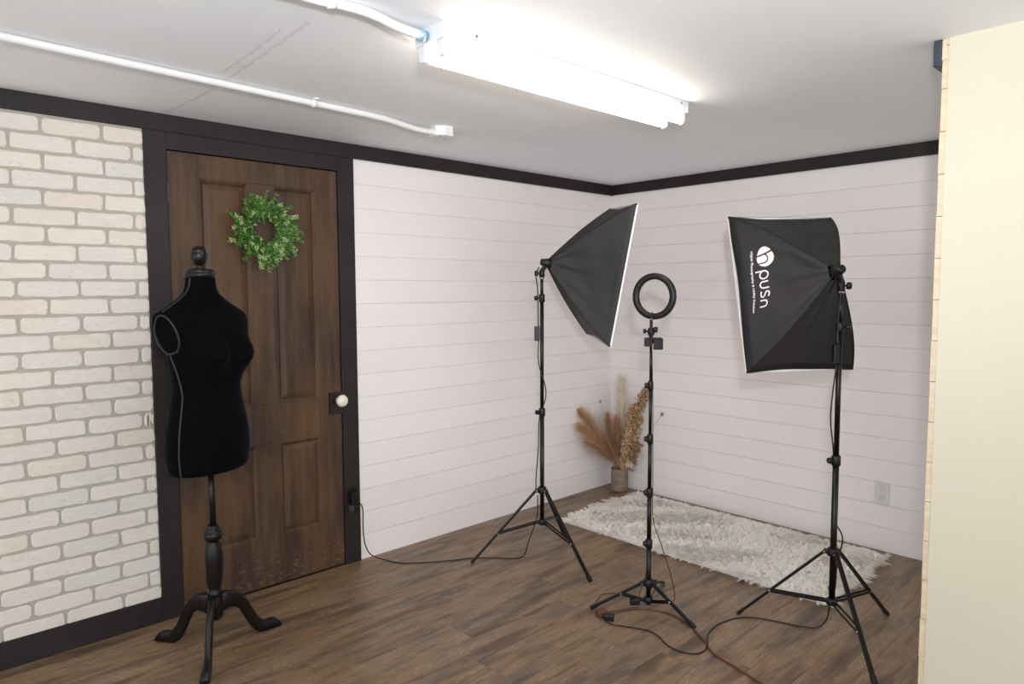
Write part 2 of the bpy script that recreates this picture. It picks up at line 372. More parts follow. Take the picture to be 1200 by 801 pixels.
# ------------------------------------------------------------------ door
dl = MB(); dl.box((-3.013, 0.012, 0.010), (-2.212, 0.030, 2.022))
door = struct('door_1', dl, 'door')
OX = [(-2.885, -2.662), (-2.548, -2.331)]; OZ = [(0.243, 0.700), (0.890, 1.920)]
Y0, Y1 = 0.0, 0.012
part('stile', B((-3.013, Y0-.004, 0.010), (-2.885, Y1, 2.022), 0.002), 'door', door)
part('stile', B((-2.331, Y0-.004, 0.010), (-2.212, Y1, 2.022), 0.002), 'door', door)
for a, b_ in ((0.010, 0.243), (0.700, 0.890), (1.920, 2.022)): part('rail', B((-2.885, Y0-.004, a), (-2.331, Y1, b_), 0.002), 'door', door)
for a, b_ in OZ: part('mullion', B((-2.662, Y0-.004, a), (-2.548, Y1, b_), 0.002), 'door', door)
for (xa, xb) in OX:
    for (za, zb) in OZ:
        mb = MB()
        def rect(i, y): return [Vector((xa+i, y, za+i)), Vector((xb-i, y, za+i)), Vector((xb-i, y, zb-i)), Vector((xa+i, y, zb-i))]
        mb.rings([rect(0.020, 0.0118), rect(0.022, 0.0095), rect(0.045, 0.0035), rect(0.048, 0.0035)], cap=False, smooth=False)
        o = len(mb.v); mb.add(rect(0.048, 0.0035), [(0, 1, 2, 3)]); part('panel', mb, 'door', door)
        mb = MB(); mb.rings([rect(0.0, -.005), rect(0.003, -0.0062), rect(0.007, -0.005), rect(0.012, 0.001), rect(0.015, 0.003), rect(0.019, 0.011)], cap=False, smooth=False)
        part('moulding', mb, 'door', door)
kb = MB(); kb.lathe([(0.010, 0), (0.010, 0.03), (0.021, 0.036), (0.029, 0.046), (0.031, 0.056), (0.027, 0.066), (0.015, 0.072), (0.003, 0.0735)], (-2.249, -0.022, 0.876), 28, (0, -1, 0))
lp = part('lock_plate', B((-2.284, -0.024, 0.806), (-2.2135, -0.0042, 0.912), 0.002), 'iron', door)
kn = part('knob', kb, 'porcelain', door); kn['label'] = 'white porcelain knob'
part('hinge', B((-3.0155, -0.008, 1.80), (-3.007, -0.0045, 1.89), 0.001), 'brass', door)

# ------------------------------------------------------------------ wreath
wt = thing('wreath', (-2.582, -0.01, 1.71), 'round green leafy wreath hanging on the old brown door', 'wreath')
mb = MB(); wc = Vector((-2.606, -0.03, 1.712))
for q in range(3): mb.torus(wc+Vector((0, q*0.004-.004, 0)), 0.088+0.006*q, 0.006, (0.03*q, 1, 0.02), 40, 6)
mb2 = MB()
for q in range(3): mb2.torus(wc+Vector((0.002*q, -.004*q, 0)), 0.078+0.009*q, 0.005, (0.05*q, 1, -0.03*q), 40, 6)
part('twig_ring', mb, 'twig', wt)
fo = MB(); greens = [srgb(52, 92, 30), srgb(72, 118, 40), srgb(90, 140, 52), srgb(40, 72, 28), srgb(108, 150, 66)]; pale = [srgb(165, 188, 112), srgb(188, 200, 140)]
def leaf(mb, p, d, nrm, L, W, col):
    d = d.normalized(); s_ = d.cross(nrm).normalized(); n_ = s_.cross(d)
    mb.add([p, p+d*L*.35+s_*W*.5+n_*W*.15, p+d*L, p+d*L*.35-s_*W*.5+n_*W*.15, p+d*L*.5-n_*W*.08], [(0, 4, 1), (1, 4, 2), (2, 4, 3), (3, 4, 0)], True, col)
for i in range(250):
    a = 2*PI*i/250+random.uniform(-.08, .08); rad = random.uniform(0.050, 0.110)
    base = wc+Vector((math.cos(a)*rad, random.uniform(-0.02, 0.012), math.sin(a)*rad))
    out = Vector((math.cos(a), 0, math.sin(a))); tan = Vector((-math.sin(a), 0, math.cos(a)))
    d = (out*random.uniform(-0.1, 1.0)+tan*random.uniform(-1.0, .7)+Vector((0, -random.uniform(0.05, 0.8), -0.15))).normalized()
    Ls = random.uniform(0.04, 0.088) if random.random() < .88 else random.uniform(.08, .11)
    if rad < .085 and d.dot(out) < 0.2: Ls *= 0.45
    tip = base+d*Ls; fo.tube([base, tip], [0.0012, 0.0006], 4, False)
    for q in range(len(fo.c)): 
        pass
    pale_tip = random.random() < .28
    n_ = int(Ls/0.0085)+3
    for k in range(n_):
        t = k/(n_-1); p = base.lerp(tip, t)
        for sgn in (-1, 1):
            sd = d.cross(Vector((random.uniform(-.4, .4), -1, random.uniform(-.4, .4)))).normalized()*sgn
            dd = (d*0.8+sd*random.uniform(0.5, 1.2)+Vector((0, -random.uniform(0, .5), 0))).normalized()
            cc = random.choice(pale) if (pale_tip and t > .6) else random.choice(greens)
            leaf(fo, p, dd, Vector((random.uniform(-.5, .5), -1, random.uniform(-.5, .5))), random.uniform(0.012, 0.020), random.uniform(.0035, .006), cc)
gcol = srgb(60, 84, 40); fo.c = [c or gcol for c in fo.c]
o = part('foliage', fo, 'leafhue', wt); o['kind'] = 'stuff'

# ------------------------------------------------------------------ outlets
ot = thing('wall_outlet', (0, -1.868, 0.255), 'white duplex outlet on the white shiplap wall near the floor', 'outlet')
part('cover_plate', B((-0.006, -1.905, 0.256), (-0.0002, -1.830, 0.380), 0.002), 'whiteplastic', ot)
for zc in (0.345, 0.291):
    f = part('receptacle', B((-0.0085, -1.884, zc-0.017), (-0.006, -1.851, zc+0.017), 0.004/2), 'whiteplastic', ot)
    part('slot', B((-0.0088, -1.8755, zc-.003), (-0.0084, -1.8735, zc+.009)), 'slot', f); part('slot', B((-0.0088, -1.8625, zc-.003), (-0.0084, -1.8605, zc+.008)), 'slot', f)
    s_ = MB(); s_.lathe([(0.0025, 0), (0.0025, 0.0004)], (-0.0084, -1.868, zc-.010), 10, (-1, 0, 0)); part('ground_hole', s_, 'slot', f)
ob = thing('black_outlet', (-2.165, -0.013, 0.28), 'black outlet set in the dark door casing with a black adapter in it', 'outlet')
part('cover_plate', B((-2.204, -0.018, 0.275), (-2.137, -0.0122, 0.405), 0.002), 'blackplastic', ob)
part('receptacle', B((-2.19, -0.0205, 0.283), (-2.158, -0.0181, 0.315), 0.001), 'slot', ob)
pl = MB(); pl.box((-2.188, -0.05, 0.318), (-2.15, -0.0183, 0.388), 0.005); part('adapter', pl, 'blackplastic', ob)
st = MB(); st.lathe([(0.003, 0), (0.003, 0.002)], (-2.172, -0.0181, .279), 10, (0, -1, 0)); part('screw', st, 'steel', ob); st = MB(); st.lathe([(0.003, 0), (0.003, 0.002)], (-2.145, -0.0181, .30), 10, (0, -1, 0)); part('screw', st, 'steel', ob)

# ------------------------------------------------------------------ ceiling light, conduits
fl = thing('fluorescent_light', (-2.17, -1.5475, H), 'long white twin tube fluorescent strip light, lit, on the ceiling', 'ceiling light')
XA, XB = -2.785, -1.560; YA, YB = -1.612, -1.483
mb = MB()
prof = [(YA, H), (YA, H-0.022), (YA+0.012, H-0.040), (YB-0.012, H-0.040), (YB, H-0.022), (YB, H)]
mb.rings([[Vector((x, y, z_)) for y, z_ in prof] for x in (XA, XB)], smooth=False); part('housing', mb, 'whitemetal', fl)
for x in (XA, XB):
    part('end_plate', B((x-0.003, YA-.001, H-0.043), (x+0.003, YB+.001, H), 0.001), 'whitemetal', fl)
for y in (-1.589, -1.506):
    tb = MB(); tb.lathe([(0.012, 0), (0.019, 0.012), (0.019, XB-XA-0.062), (0.012, XB-XA-0.05)], (XA+0.025, y, H-0.066), 20, (1, 0, 0)); part('tube', tb, 'tube', fl)
    for x in (XA+0.008, XB-0.008):
        so = MB(); hw = 0.0135
        ring0 = [(-hw, 0), (-hw, -0.035)]+[(-hw*math.cos(a), -0.035-hw*math.sin(a)) for a in [PI*k/8 for k in range(1, 8)]]+[(hw, -0.035), (hw, 0)]
        so.rings([[Vector((x+dx, y+py, H-0.040+pz)) for py, pz in ring0] for dx in (-0.006, 0.006)], smooth=False)
        part('lamp_holder', so, 'whitemetal', fl)
for x in (XA+0.12, XB-0.045):
    s_ = MB(); s_.lathe([(0.004, 0), (0.004, 0.001)], (x, YA, H-0.013), 10, (0, -1, 0)); part('screw', s_, 'slot', fl)

cn = thing('ceiling_conduit', (-3.0, -.65, H), 'white painted conduit running along the ceiling above the door to a small white box', 'conduit')
zc = H-0.014
P = [(-6.0, -.80, zc), (-4.2, -.715, zc), (-3.68, -.690, zc), (-3.2, -.665, zc), (-2.70, -.640, zc), (-2.42, -.625, zc), (-2.30, -.615, zc-.002), (-2.17, -.600, zc-0.012), (-2.10, -.597, zc-0.014), (-2.045, -.597, zc-.012)]
mb = MB(); mb.tube(spline(P, 6), 0.0125, 12); part('pipe', mb, 'whitepaint', cn)
for x, y in ((-2.665, -.638), (-3.95, -.703)):
    s_ = MB(); s_.box((x-0.009, y-0.032, H-0.005), (x+0.009, y+0.032, H), 0.001); s_.lathe([(0.0155, -0.009), (0.0155, 0.009)], (x, y, zc), 16, (1, 0, 0)); part('strap', s_, 'whitepaint', cn)
jb = MB(); oc = []
jb.rings([[Vector((-2.0+0.056*s*math.cos(PI/8+k*PI/4), -.593+0.056*s*math.sin(PI/8+k*PI/4), z_)) for k in range(8)] for s, z_ in ((1, H), (1, H-0.036), (1.05, H-0.036), (1.05, H-.041), (.97, H-0.043))], smooth=False)
jo = thing('junction_box', (-2.0, -.593, H), 'small white octagonal junction box on the ceiling at the end of the pipe', 'junction box')
part('box', jb, 'whitepaint', jo); s_ = MB(); s_.lathe([(0.004, 0), (0.004, 0.0012)], (-2.025, -.61, H-0.0433), 8, (0, 0, -1)); part('screw', s_, 'slot', jo); s_ = MB(); s_.lathe([(0.004, 0), (0.004, 0.0012)], (-1.975, -.575, H-0.0433), 8, (0, 0, -1)); part('screw', s_, 'slot', jo)
c2 = thing('light_conduit', (-3.0, -1.55, H), 'short white conduit bending down into the end of the fluorescent light', 'conduit')
P = [(-6.0, -1.47, zc), (-3.6, -1.515, zc), (-3.17, -1.530, zc), (-3.06, -1.548, zc), (-2.98, -1.553, zc-.002), (-2.90, -1.545, zc-0.010), (-2.85, -1.54, zc-0.011), (-2.815, -1.538, zc-.011)]
mb = MB(); mb.tube(spline(P, 6), 0.0125, 12); part('pipe', mb, 'whitepaint', c2)
s_ = MB(); s_.lathe([(0.0165, 0), (0.0165, 0.016), (0.0145, .018), (0.0145, .0265)], (-2.8165, -1.538, zc-.011), 14, (1, 0, 0)); part('connector', s_, 'bluetape', c2)
s_ = MB(); x, y = -3.09, -1.543; s_.box((x-0.009, y-0.032, H-0.005), (x+0.009, y+0.032, H), 0.001); s_.lathe([(0.0155, -0.009), (0.0155, 0.009)], (x, y, zc), 16, (1, 0, 0)); part('strap', s_, 'whitepaint', c2)

# ------------------------------------------------------------------ rug
rg = thing('fur_rug', (-0.5, -1.14, 0), 'cream shaggy faux fur rug on the floor in the corner', 'rug')
RX0, RX1, RY0, RY1 = -0.90, -0.085, -1.94, -0.315
part('backing', B((RX0, RY0, 0.0003), (RX1, RY1, 0.012), 0.004), 'fur', rg)
fu = MB(); rr = random.Random(3); vs = []; fs = []; nrm = []
NC_ = 6500
for c_i in range(NC_):
    cx_ = rr.uniform(RX0, RX1); cy_ = rr.uniform(RY0, RY1)
    a0 = math.sin(cx_*11+cy_*5+1)*1.5+math.cos(cy_*9+cx_*6)*1.7+rr.gauss(0, .8); L0 = rr.uniform(.034, .060)
    ex = (-max(0, .05-(cx_-RX0))+max(0, .05-(RX1-cx_)))/.05; ey = (-max(0, .05-(cy_-RY0))+max(0, .05-(RY1-cy_)))/.05
    d = Vector((math.cos(a0)*.7+ex*1.3, math.sin(a0)*.7+ey*1.3, 0)); up_ = rr.uniform(.2, .5)*(1-.5*max(abs(ex), abs(ey)))
    if cx_ > RX1-.05: d.x = min(d.x, .4)
    if cy_ > RY1-.04 and cx_ > -.3: d.y *= .5
    ctip = Vector((cx_, cy_, .006))+d*L0*.7+Vector((0, 0, L0*up_))
    for q_ in range(8):
        x = min(max(cx_+rr.gauss(0, .007), RX0), RX1); y = min(max(cy_+rr.gauss(0, .007), RY0), RY1)
        b0 = Vector((x, y, .006)); tip = ctip+Vector((rr.gauss(0, .0045), rr.gauss(0, .0045), rr.gauss(0, .003)))
        tip.z = max(tip.z, .004); tip.x = min(tip.x, -.004); tip.y = min(tip.y, -.02)
        mid = b0.lerp(tip, .5)+Vector((0, 0, .006)); a = a0+rr.uniform(-.8, .8)
        s_ = Vector((-math.sin(a), math.cos(a), 0))*rr.uniform(.0022, .0042); o = len(vs)
        vs += [b0-s_, b0+s_, mid+s_*.8, mid-s_*.8, tip]; f_up = (mid-b0).cross(s_).z < 0
        fs += [(o, o+1, o+2, o+3), (o+3, o+2, o+4)] if f_up else [(o+3, o+2, o+1, o), (o+4, o+2, o+3)]; nrm += [(Vector((0, 0, 1))+d*.3+Vector((rr.uniform(-.25, .25), rr.uniform(-.25, .25), 0))).normalized()]*5
fu.v = vs; fu.f = fs; fu.sm = [True]*len(fs); fu.c = [None]*len(fs)
o = part('fur_pile', fu, 'fur', rg); o['kind'] = 'stuff'

# ------------------------------------------------------------------ vase and dried stems
VC = Vector((-0.105, -0.165, 0)); VH = 0.165
vs_ = thing('vase', VC, 'plain brown cylindrical stoneware vase in the corner of the room', 'vase')
mb = MB(); mb.lathe([(0.05, 0.0003), (0.059, 0.004), (0.061, 0.012), (0.0605, 0.155), (0.059, VH), (0.053, VH), (0.053, 0.02), (0.02, .018)], VC, 36); part('vessel', mb, 'vase', vs_)
mb = MB(); mb.torus(VC+Vector((0, 0, .012)), .0608, .0018, (0, 0, 1), 36, 6); part('foot_ring', mb, 'vase', vs_)
RV = Vector((0.725, -0.689, 0)); TV = Vector((-.689, -.725, 0))   # sideways / towards the room
def vp(a, b_, z): return VC+RV*a+TV*b_+Vector((0, 0, z))
def plume(P, label, cat, cols, stemcol, n, L, spread, w0=0.0, start=0.35, group=None, name='pampas_plume', thin=.0010, droop=.3):
    pts = spline(P, 8); base = Vector(P[0]); t = thing(name, base, label, cat, group); n = int(n)
    mb = MB(); mb.tube(pts, 0.0016, 5); mb.c = [stemcol]*len(mb.f); part('stem', mb, 'dried', t)
    fl_ = MB(); n0 = int(len(pts)*start)
    for i in range(n):
        k = random.uniform(n0, len(pts)-1.01); a = int(k); p = pts[a].lerp(pts[a+1], k-a); tn = (pts[a+1]-pts[a]).normalized()
        u = (k-n0)/(len(pts)-n0); prof = math.sin(PI*min(1, .12+u*.95))**.6
        sd = Vector((random.gauss(0, 1), random.gauss(0, 1), random.gauss(0, 1))); sd = (sd-tn*sd.dot(tn)).normalized()
        d = (tn+sd*abs(random.gauss(0, 1.15))*spread*1.5+Vector((0, 0, random.uniform(-.15, .15)))).normalized(); LL = L*prof*random.uniform(.25, 1.25)
        mid = p+d*LL*.55+Vector((0, 0, LL*.06)); tip = p+d*LL+Vector((0, 0, -LL*droop*random.random()))
        for q in (mid, tip):
            q.x = min(q.x, -.004); q.y = min(q.y, -.004)
        s_ = d.cross(sd)*thin; c = random.choice(cols)
        fl_.add([p-s_, p+s_, mid+s_, mid-s_, tip], [(0, 1, 2, 3), (3, 2, 4)], True, c)
    o = part('plume', fl_, 'dried', t); o['kind'] = 'stuff'; return t
tan = [srgb(228, 194, 150), srgb(212, 174, 128), srgb(240, 214, 176), srgb(190, 150, 106)]
brn = [srgb(206, 164, 128), srgb(184, 140, 104), srgb(222, 184, 146)]; crm = [srgb(244, 236, 218), srgb(250, 244, 230), srgb(234, 222, 200)]
gp = 'tan pampas plumes in the vase'
plume([vp(-.01, 0, .02), vp(-.05, .0, .20), vp(-.13, .02, .36), vp(-.22, .03, .50), vp(-.30, .05, .575)], 'topmost tan pampas plume leaning far left out of the vase', 'dried plant', tan, tan[1], 1500, .15, .55, group=gp, droop=.1)
plume([vp(-.02, .01, .02), vp(-.05, .03, .19), vp(-.13, .07, .32), vp(-.22, .09, .42), vp(-.30, .11, .48)], 'middle tan pampas plume leaning left, its tip furthest left of the bouquet', 'dried plant', tan, tan[1], 1500, .15, .55, group=gp, droop=.1)
plume([vp(-.02, .02, .02), vp(-.045, .04, .17), vp(-.10, .08, .27), vp(-.17, .10, .34), vp(-.23, .12, .38)], 'lowest tan pampas plume drooping left beside the vase', 'dried plant', tan, tan[3], 1400, .14, .62, group=gp, droop=.2)
plume([vp(-.01, -.02, .02), vp(-.03, -.02, .22), vp(-.06, -.02, .38), vp(-.085, -.02, .54)], 'wispy brown grass plume standing behind the tan ones', 'dried plant', brn, brn[1], 1100, .14, .6, group='brown grass plumes in the vase', name='grass_plume')
plume([vp(.0, .02, .02), vp(-.01, .03, .22), vp(-.02, .04, .38), vp(-.03, .04, .52)], 'brown grass plume upright in the middle of the vase', 'dried plant', brn, brn[1], 1400, .14, .55, group='brown grass plumes in the vase', name='grass_plume')
plume([vp(-.01, .03, .02), vp(-.03, .05, .17), vp(-.06, .07, .29), vp(-.10, .08, .38)], 'short brown grass plume at the front left of the bouquet', 'dried plant', brn, brn[1], 1000, .11, .6, group='brown grass plumes in the vase', name='grass_plume')
plume([vp(.01, -.01, .02), vp(.015, -.01, .25), vp(.015, -.01, .52), vp(.008, -.01, .80)], 'tall pale cream pampas plume rising highest in the bouquet', 'dried plant', crm, crm[2], 2200, .15, .42, start=.45, name='cream_plume', droop=0)
def spray(P, label, n, group='golden seed sprays in the vase', cols=tan, start=.3, size=.024, wd=.046):
    pts = spline(P, 8); t = thing('seed_spray', Vector(P[0]), label, 'dried plant', group)
    mb = MB(); mb.tube(pts, 0.0017, 5); mb.c = [cols[0]]*len(mb.f); part('stem', mb, 'dried', t); s_ = MB(); n0 = int(len(pts)*start)
    for i in range(n):
        k = random.uniform(n0, len(pts)-1.01); a = int(k); p = pts[a].lerp(pts[a+1], k-a); tn = (pts[a+1]-pts[a]).normalized()
        sd = Vector((random.gauss(0, 1), random.gauss(0, 1), random.gauss(0, 1))); sd = (sd-tn*sd.dot(tn)).normalized()
        q = p+(sd*random.uniform(.2, 1)+tn*.4)*wd; q.x = min(q.x, -.012); q.y = min(q.y, -.012); d = (tn+sd*.5+Vector((0, 0, -.2))).normalized(); sz = size*random.uniform(.6, 1.2)
        e = d.cross(sd).normalized(); g = e.cross(d); W = sz*.36
        c = random.choice(cols)
        s_.add([q-d*sz*.5, q+e*W, q+g*W, q-e*W, q-g*W, q+d*sz*.5], [(0, 1, 2), (0, 2, 3), (0, 3, 4), (0, 4, 1), (5, 2, 1), (5, 3, 2), (5, 4, 3), (5, 1, 4)], True, c)
        s_.add([p-e*.0006, p+e*.0006, q], [(0, 1, 2)], False, c)
    o = part('seed_heads', s_, 'dried', t); o['kind'] = 'stuff'
spray([vp(.01, .01, .02), vp(.03, .02, .22), vp(.07, .03, .44), vp(.13, .03, .62), vp(.19, .03, .70)], 'golden seed spray arching furthest right, its tip behind the ring light pole', 420)
spray([vp(.01, .02, .02), vp(.025, .03, .20), vp(.05, .05, .40), vp(.09, .05, .60)], 'golden seed spray standing just right of the cream plume', 420)
spray([vp(.02, .0, .02), vp(.04, .01, .18), vp(.09, .0, .36), vp(.14, -.01, .54)], 'golden seed spray leaning right below the highest one', 360)
spray([vp(.0, .03, .02), vp(.01, .05, .18), vp(.025, .07, .32), vp(.04, .08, .46)], 'dense tan seed spray at the front centre of the vase', 460, wd=.030)
spray([vp(.02, .02, .02), vp(.05, .02, .16), vp(.09, .02, .26), vp(.115, .02, .33)], 'short brown seed spray low on the right of the vase', 200, cols=brn)
# puffs
def puff(p0, p1, rad, label, col, name='bunny_tail_grass', grp=None):
    t = thing(name, Vector(p0), label, 'dried plant', grp); mb = MB(); mb.tube(spline([p0, (Vector(p0)+Vector(p1))/2+Vector((0, 0, .03)), p1], 6), .0009, 5); mb.c = [col]*len(mb.f); part('stem', mb, 'dried', t)
    h = MB(); c = Vector(p1); n = 10
    h.rings([[c+Vector((rad*math.sin(PI*(i+.3)/(n+.6))*math.cos(2*PI*j/12), rad*math.sin(PI*(i+.3)/(n+.6))*math.sin(2*PI*j/12), -rad*1.35*math.cos(PI*(i+.3)/(n+.6)))) for j in range(12)] for i in range(n+1)])
    h.c = [col]*len(h.f); part('seed_head', h, 'dried', t)
puff(vp(.03, .03, .05), vp(.045, .045, .205), .024, 'white fluffy seed puff at the rim of the vase, left of two', srgb(206, 196, 180))
puff(vp(.03, .03, .04), vp(.072, .04, .195), .021, 'white fluffy seed puff at the rim of the vase, right of two', srgb(214, 206, 190))
puff(vp(-.01, -.02, .05), (-.213, -.075, .642), .0085, 'lone dark seed head on a thin stem left of the bouquet by the wall', srgb(176, 158, 136))
puff(vp(.02, 0, .05), (-.02, -.46, .575), .010, 'lone dark seed head on a thin stem far right of the bouquet', srgb(168, 150, 130))
puff(vp(.02, 0, .05), vp(.225, .03, .585), .013, 'brown seed head just right of the ring light pole', srgb(150, 118, 82))

# ------------------------------------------------------------------ stands
def bar(mb, a, b_, w_, h_):
    a, b_ = Vector(a), Vector(b_); t = (b_-a); L = t.length; t.normalize(); s_ = t.cross(Vector((0, 0, 1))).normalized(); n_ = s_.cross(t)
    M4 = Matrix((s_, t, n_)).transposed().to_4x4(); M4.translation = a
    mb.box((-w_/2, 0, -h_/2), (w_/2, L, h_/2), 0.0015, M4)
def tripod(t, c, angs, r, zc, zb, frac, legw=.017):
    mb = MB(); mb.lathe([(0.022, zc-.014), (0.024, zc-.01), (0.024, zc+.012), (0.019, zc+.018)], c, 20)
    for a in angs:
        d = Vector((math.cos(a), math.sin(a), 0)); bar(mb, Vector(c)+d*.015+Vector((0, 0, zc)), Vector(c)+d*.036+Vector((0, 0, zc)), .022, .018)
    part('leg_collar', mb, 'blackplastic', t)
    mb = MB(); mb.lathe([(0.014, zb-.016), (0.021, zb-.012), (0.021, zb+.010), (0.014, zb+.014)], c, 20)
    for a in angs:
        d = Vector((math.cos(a), math.sin(a), 0)); bar(mb, Vector(c)+d*.012+Vector((0, 0, zb)), Vector(c)+d*.030+Vector((0, 0, zb)), .018, .013)
    part('brace_collar', mb, 'blackplastic', t)
    for a in angs:
        d = Vector((math.cos(a), math.sin(a), 0)); p0 = Vector(c)+d*.032+Vector((0, 0, zc)); p1 = Vector(c)+d*r+Vector((0, 0, 0.009))
        mb = MB(); bar(mb, p0, p1, legw, .011); l = part('leg', mb, 'black', t)
        ft = MB(); dd = (p1-p0).normalized(); bar(ft, p1-dd*.03, p1+dd*.004, legw+.003, .014); part('foot', ft, 'blackplastic', l)
        j = p0.lerp(p1, frac); q = Vector(c)+d*.026+Vector((0, 0, zb))
        s_ = Vector((-d.y, d.x, 0))
        for sg in (-1, 1): mb = MB(); bar(mb, q+s_*sg*(legw/2+.0015), j+s_*sg*(legw/2+.0015), .002, .011); part('brace_strip', mb, 'black', t)
        rv = MB(); rv.lathe([(0.0045, -legw/2-.004), (0.0045, legw/2+.004)], j, 10, s_); part('rivet', rv, 'steel', l); rv = MB(); rv.lathe([(0.004, -legw/2-.004), (0.004, legw/2+.004)], p0, 10, s_); part('rivet', rv, 'steel', l)
def pole(t, c, segs):
    for i, (za, zb, r) in enumerate(segs):
        mb = MB(); mb.lathe([(r, za), (r, zb)], c, 16); part('tube', mb, 'black', t)
def clampk(t, c, z, r, kd, big=True, off=.03):
    mb = MB(); mb.lathe([(r+.002, z-.022), (r+.0055, z-.018), (r+.0055, z+.016), (r+.001, z+.022)], c, 18); cl = part('collar', mb, 'blackplastic', t)
    if big:
        kd = Vector(kd).normalized(); k = MB(); p = Vector(c)+Vector((0, 0, z)); k.lathe([(.004, r), (.004, off), (.011, off+.001), (.013, off+.006), (.013, off+.014), (.009, off+.018)], p, 8, kd); part('knob', k, 'blackplastic', cl)
LEFT = -RV  # picture-left direction for knobs

def softbox(t, hub, ax, xv, zv, d, W, Hh, logo=False, bw=.035):
    hub = Vector(hub); X, Y, Z = Vector(xv).normalized(), Vector(ax).normalized(), Vector(zv).normalized()
    def L(x, y, z_): return hub+X*x+Y*y+Z*z_
    y0 = 0.01
    def corner(sx, sz, t_):   # bowed rib
        r0 = 0.016; bow = math.sin(PI*t_)*bw
        tt = t_; x = sx*(r0+(W/2-r0)*tt+bow*.6); z_ = sz*(r0+(Hh/2-r0)*tt+bow); return (x, y0+(d-y0)*t_, z_)
    cs = [(-1, 1), (-1, -1), (1, -1), (1, 1)]
    def surf(i, t_, s_):     # panel i between corner i and i+1 ; s 0..1
        a = Vector(corner(*cs[i], t_)); b_ = Vector(corner(*cs[(i+1) % 4], t_)); p = a.lerp(b_, s_)
        inward = Vector((-(a.x+b_.x), 0, -(a.z+b_.z))); inward.normalize()
        sag = math.sin(PI*s_)*math.sin(PI*min(1, t_*1.0))*0.030
        if t_ > .93: pass
        wr = 0.0065*(math.sin(s_*24+i*2+t_*2)+.6*math.sin(s_*41+i*5-t_*3))*math.sin(PI*s_)*(1-t_)**1.3*2.0*min(1, t_*4)*(.35+t_)+0.002*math.sin(s_*9+t_*17+i)*math.sin(PI*s_)
        edge = math.sin(PI*s_)*0.012*t_**6
        return p+inward*(sag+wr+edge)
    panels = []
    for i in range(4):
        mb = MB(); NT, NS = 22, 26
        mb.rings([[L(*surf(i, .04+.96*k/NT, j/NS)) for j in range(NS+1)] for k in range(NT+1)], cap=False, closed=False)
        panels.append(part('fabric_panel', mb, 'fabric', t))
        # hem border
        hm = MB(); outw = Vector((cs[i][0]+cs[(i+1) % 4][0], 0, cs[i][1]+cs[(i+1) % 4][1])).normalized()*.0016; rs = []
        for j in range(NS+1):
            a = surf(i, .925, j/NS)+outw; b_ = surf(i, 1, j/NS)+outw; c = b_+Vector((0, .010, 0)); e = c-outw*3; rs.append([L(*a), L(*b_), L(*c), L(*e)])
        hm.rings(rs, cap=False, closed=False); part('hem', hm, 'seam', panels[-1])
    for i in range(4):
        mb = MB(); mb.tube([L(*(Vector(corner(*cs[i], k/16))*1.0)) for k in range(17)], 0.0032, 6); part('rib_seam', mb, 'seam', t)
    mb = MB(); e = .004; w2, h2 = W/2+.001, Hh/2+.001
    n = 10; g = [[L(-w2+2*w2*i/n, d+.0125+.008*math.sin(PI*i/n)*math.sin(PI*j/n), -h2+2*h2*j/n) for j in range(n+1)] for i in range(n+1)]
    mb.rings(g, cap=False, closed=False)
    rim = lambda y, s_: [L(-w2*s_, y, -h2*s_), L(w2*s_, y, -h2*s_), L(w2*s_, y, h2*s_), L(-w2*s_, y, h2*s_)]
    mb.rings([rim(d+.003, 1), rim(d+.0105, 1.003), rim(d+.0125, 1.0)], cap=False, smooth=False); part('diffuser', mb, 'diffuser', t)
    hb = MB(); hb.lathe([(.010, -.030), (.017, -.026), (.020, -.008), (.023, 0), (.024, .012), (.022, .030)], hub, 22, Y); part('lamp_head', hb, 'blackplastic', t)
    if logo:
        # the white print, laid on the left panel's own surface
        def onpanel(a, b_):    # a: down along the box height (from z), b_: fraction t
            zz = a; x0, y_, zt = corner(-1, 1, b_); s_ = 0.5-zz/(2*zt); p = surf(0, b_, min(max(s_, 0), 1)); return L(p.x-.0022, p.y, p.z)
        U = lambda u, v_: onpanel(*uv(u, v_))
        z0, t0 = 0.170, 0.722     # start of the line and its baseline (fraction of the depth)
        slope = 0.18            # rows run slightly away from the hem
        tl = 2.35                # depth fraction per metre
        def uv(u, v_): return (z0-u*1.17, t0-v_*1.17*tl+0.28*u)
        lg = MB(); lg.c = []
        def stroke(P, wd, closed=False):
            P = [Vector((x, y, 0)) for x, y in P]; n = len(P); rs = []
            for i, p in enumerate(P):
                tn = (P[(i+1) % n]-P[(i-1) % n]) if closed else (P[min(i+1, n-1)]-P[max(i-1, 0)]); tn.normalize(); s_ = Vector((-tn.y, tn.x, 0))*wd/2
                rs.append([U((p-s_).x, (p-s_).y), U((p+s_).x, (p+s_).y)])
            if closed: rs.append(rs[0])
            lg.rings(rs, cap=False, closed=False)
        def arc(cx, cy, r_, a0, a1, n=14, ry=None): return [(cx+r_*math.cos(math.radians(a0+(a1-a0)*k/n)), cy+(ry or r_)*math.sin(math.radians(a0+(a1-a0)*k/n))) for k in range(n+1)]
        # emblem: disc with the negative h cut out = drawn as segments
        cx, cy, r_ = .034, .028, .036
        def fillcols(test, n=60):
            for i in range(n):
                u0 = cx-r_+2*r_*i/n; u1 = cx-r_+2*r_*(i+1)/n; um = (u0+u1)/2; run = None
                for j in range(n+1):
                    v0 = cy-r_+2*r_*j/n; ins = j < n and test(um, v0+r_/n)
                    if ins and run is None: run = v0
                    if not ins and run is not None:
                        k = max(1, int((v0-run)/.008)); rs = []
                        for q in range(k+1): vv = run+(v0-run)*q/k; rs.append([U(u0, vv), U(u1, vv)])
                        lg.rings(rs, cap=False, closed=False); run = None
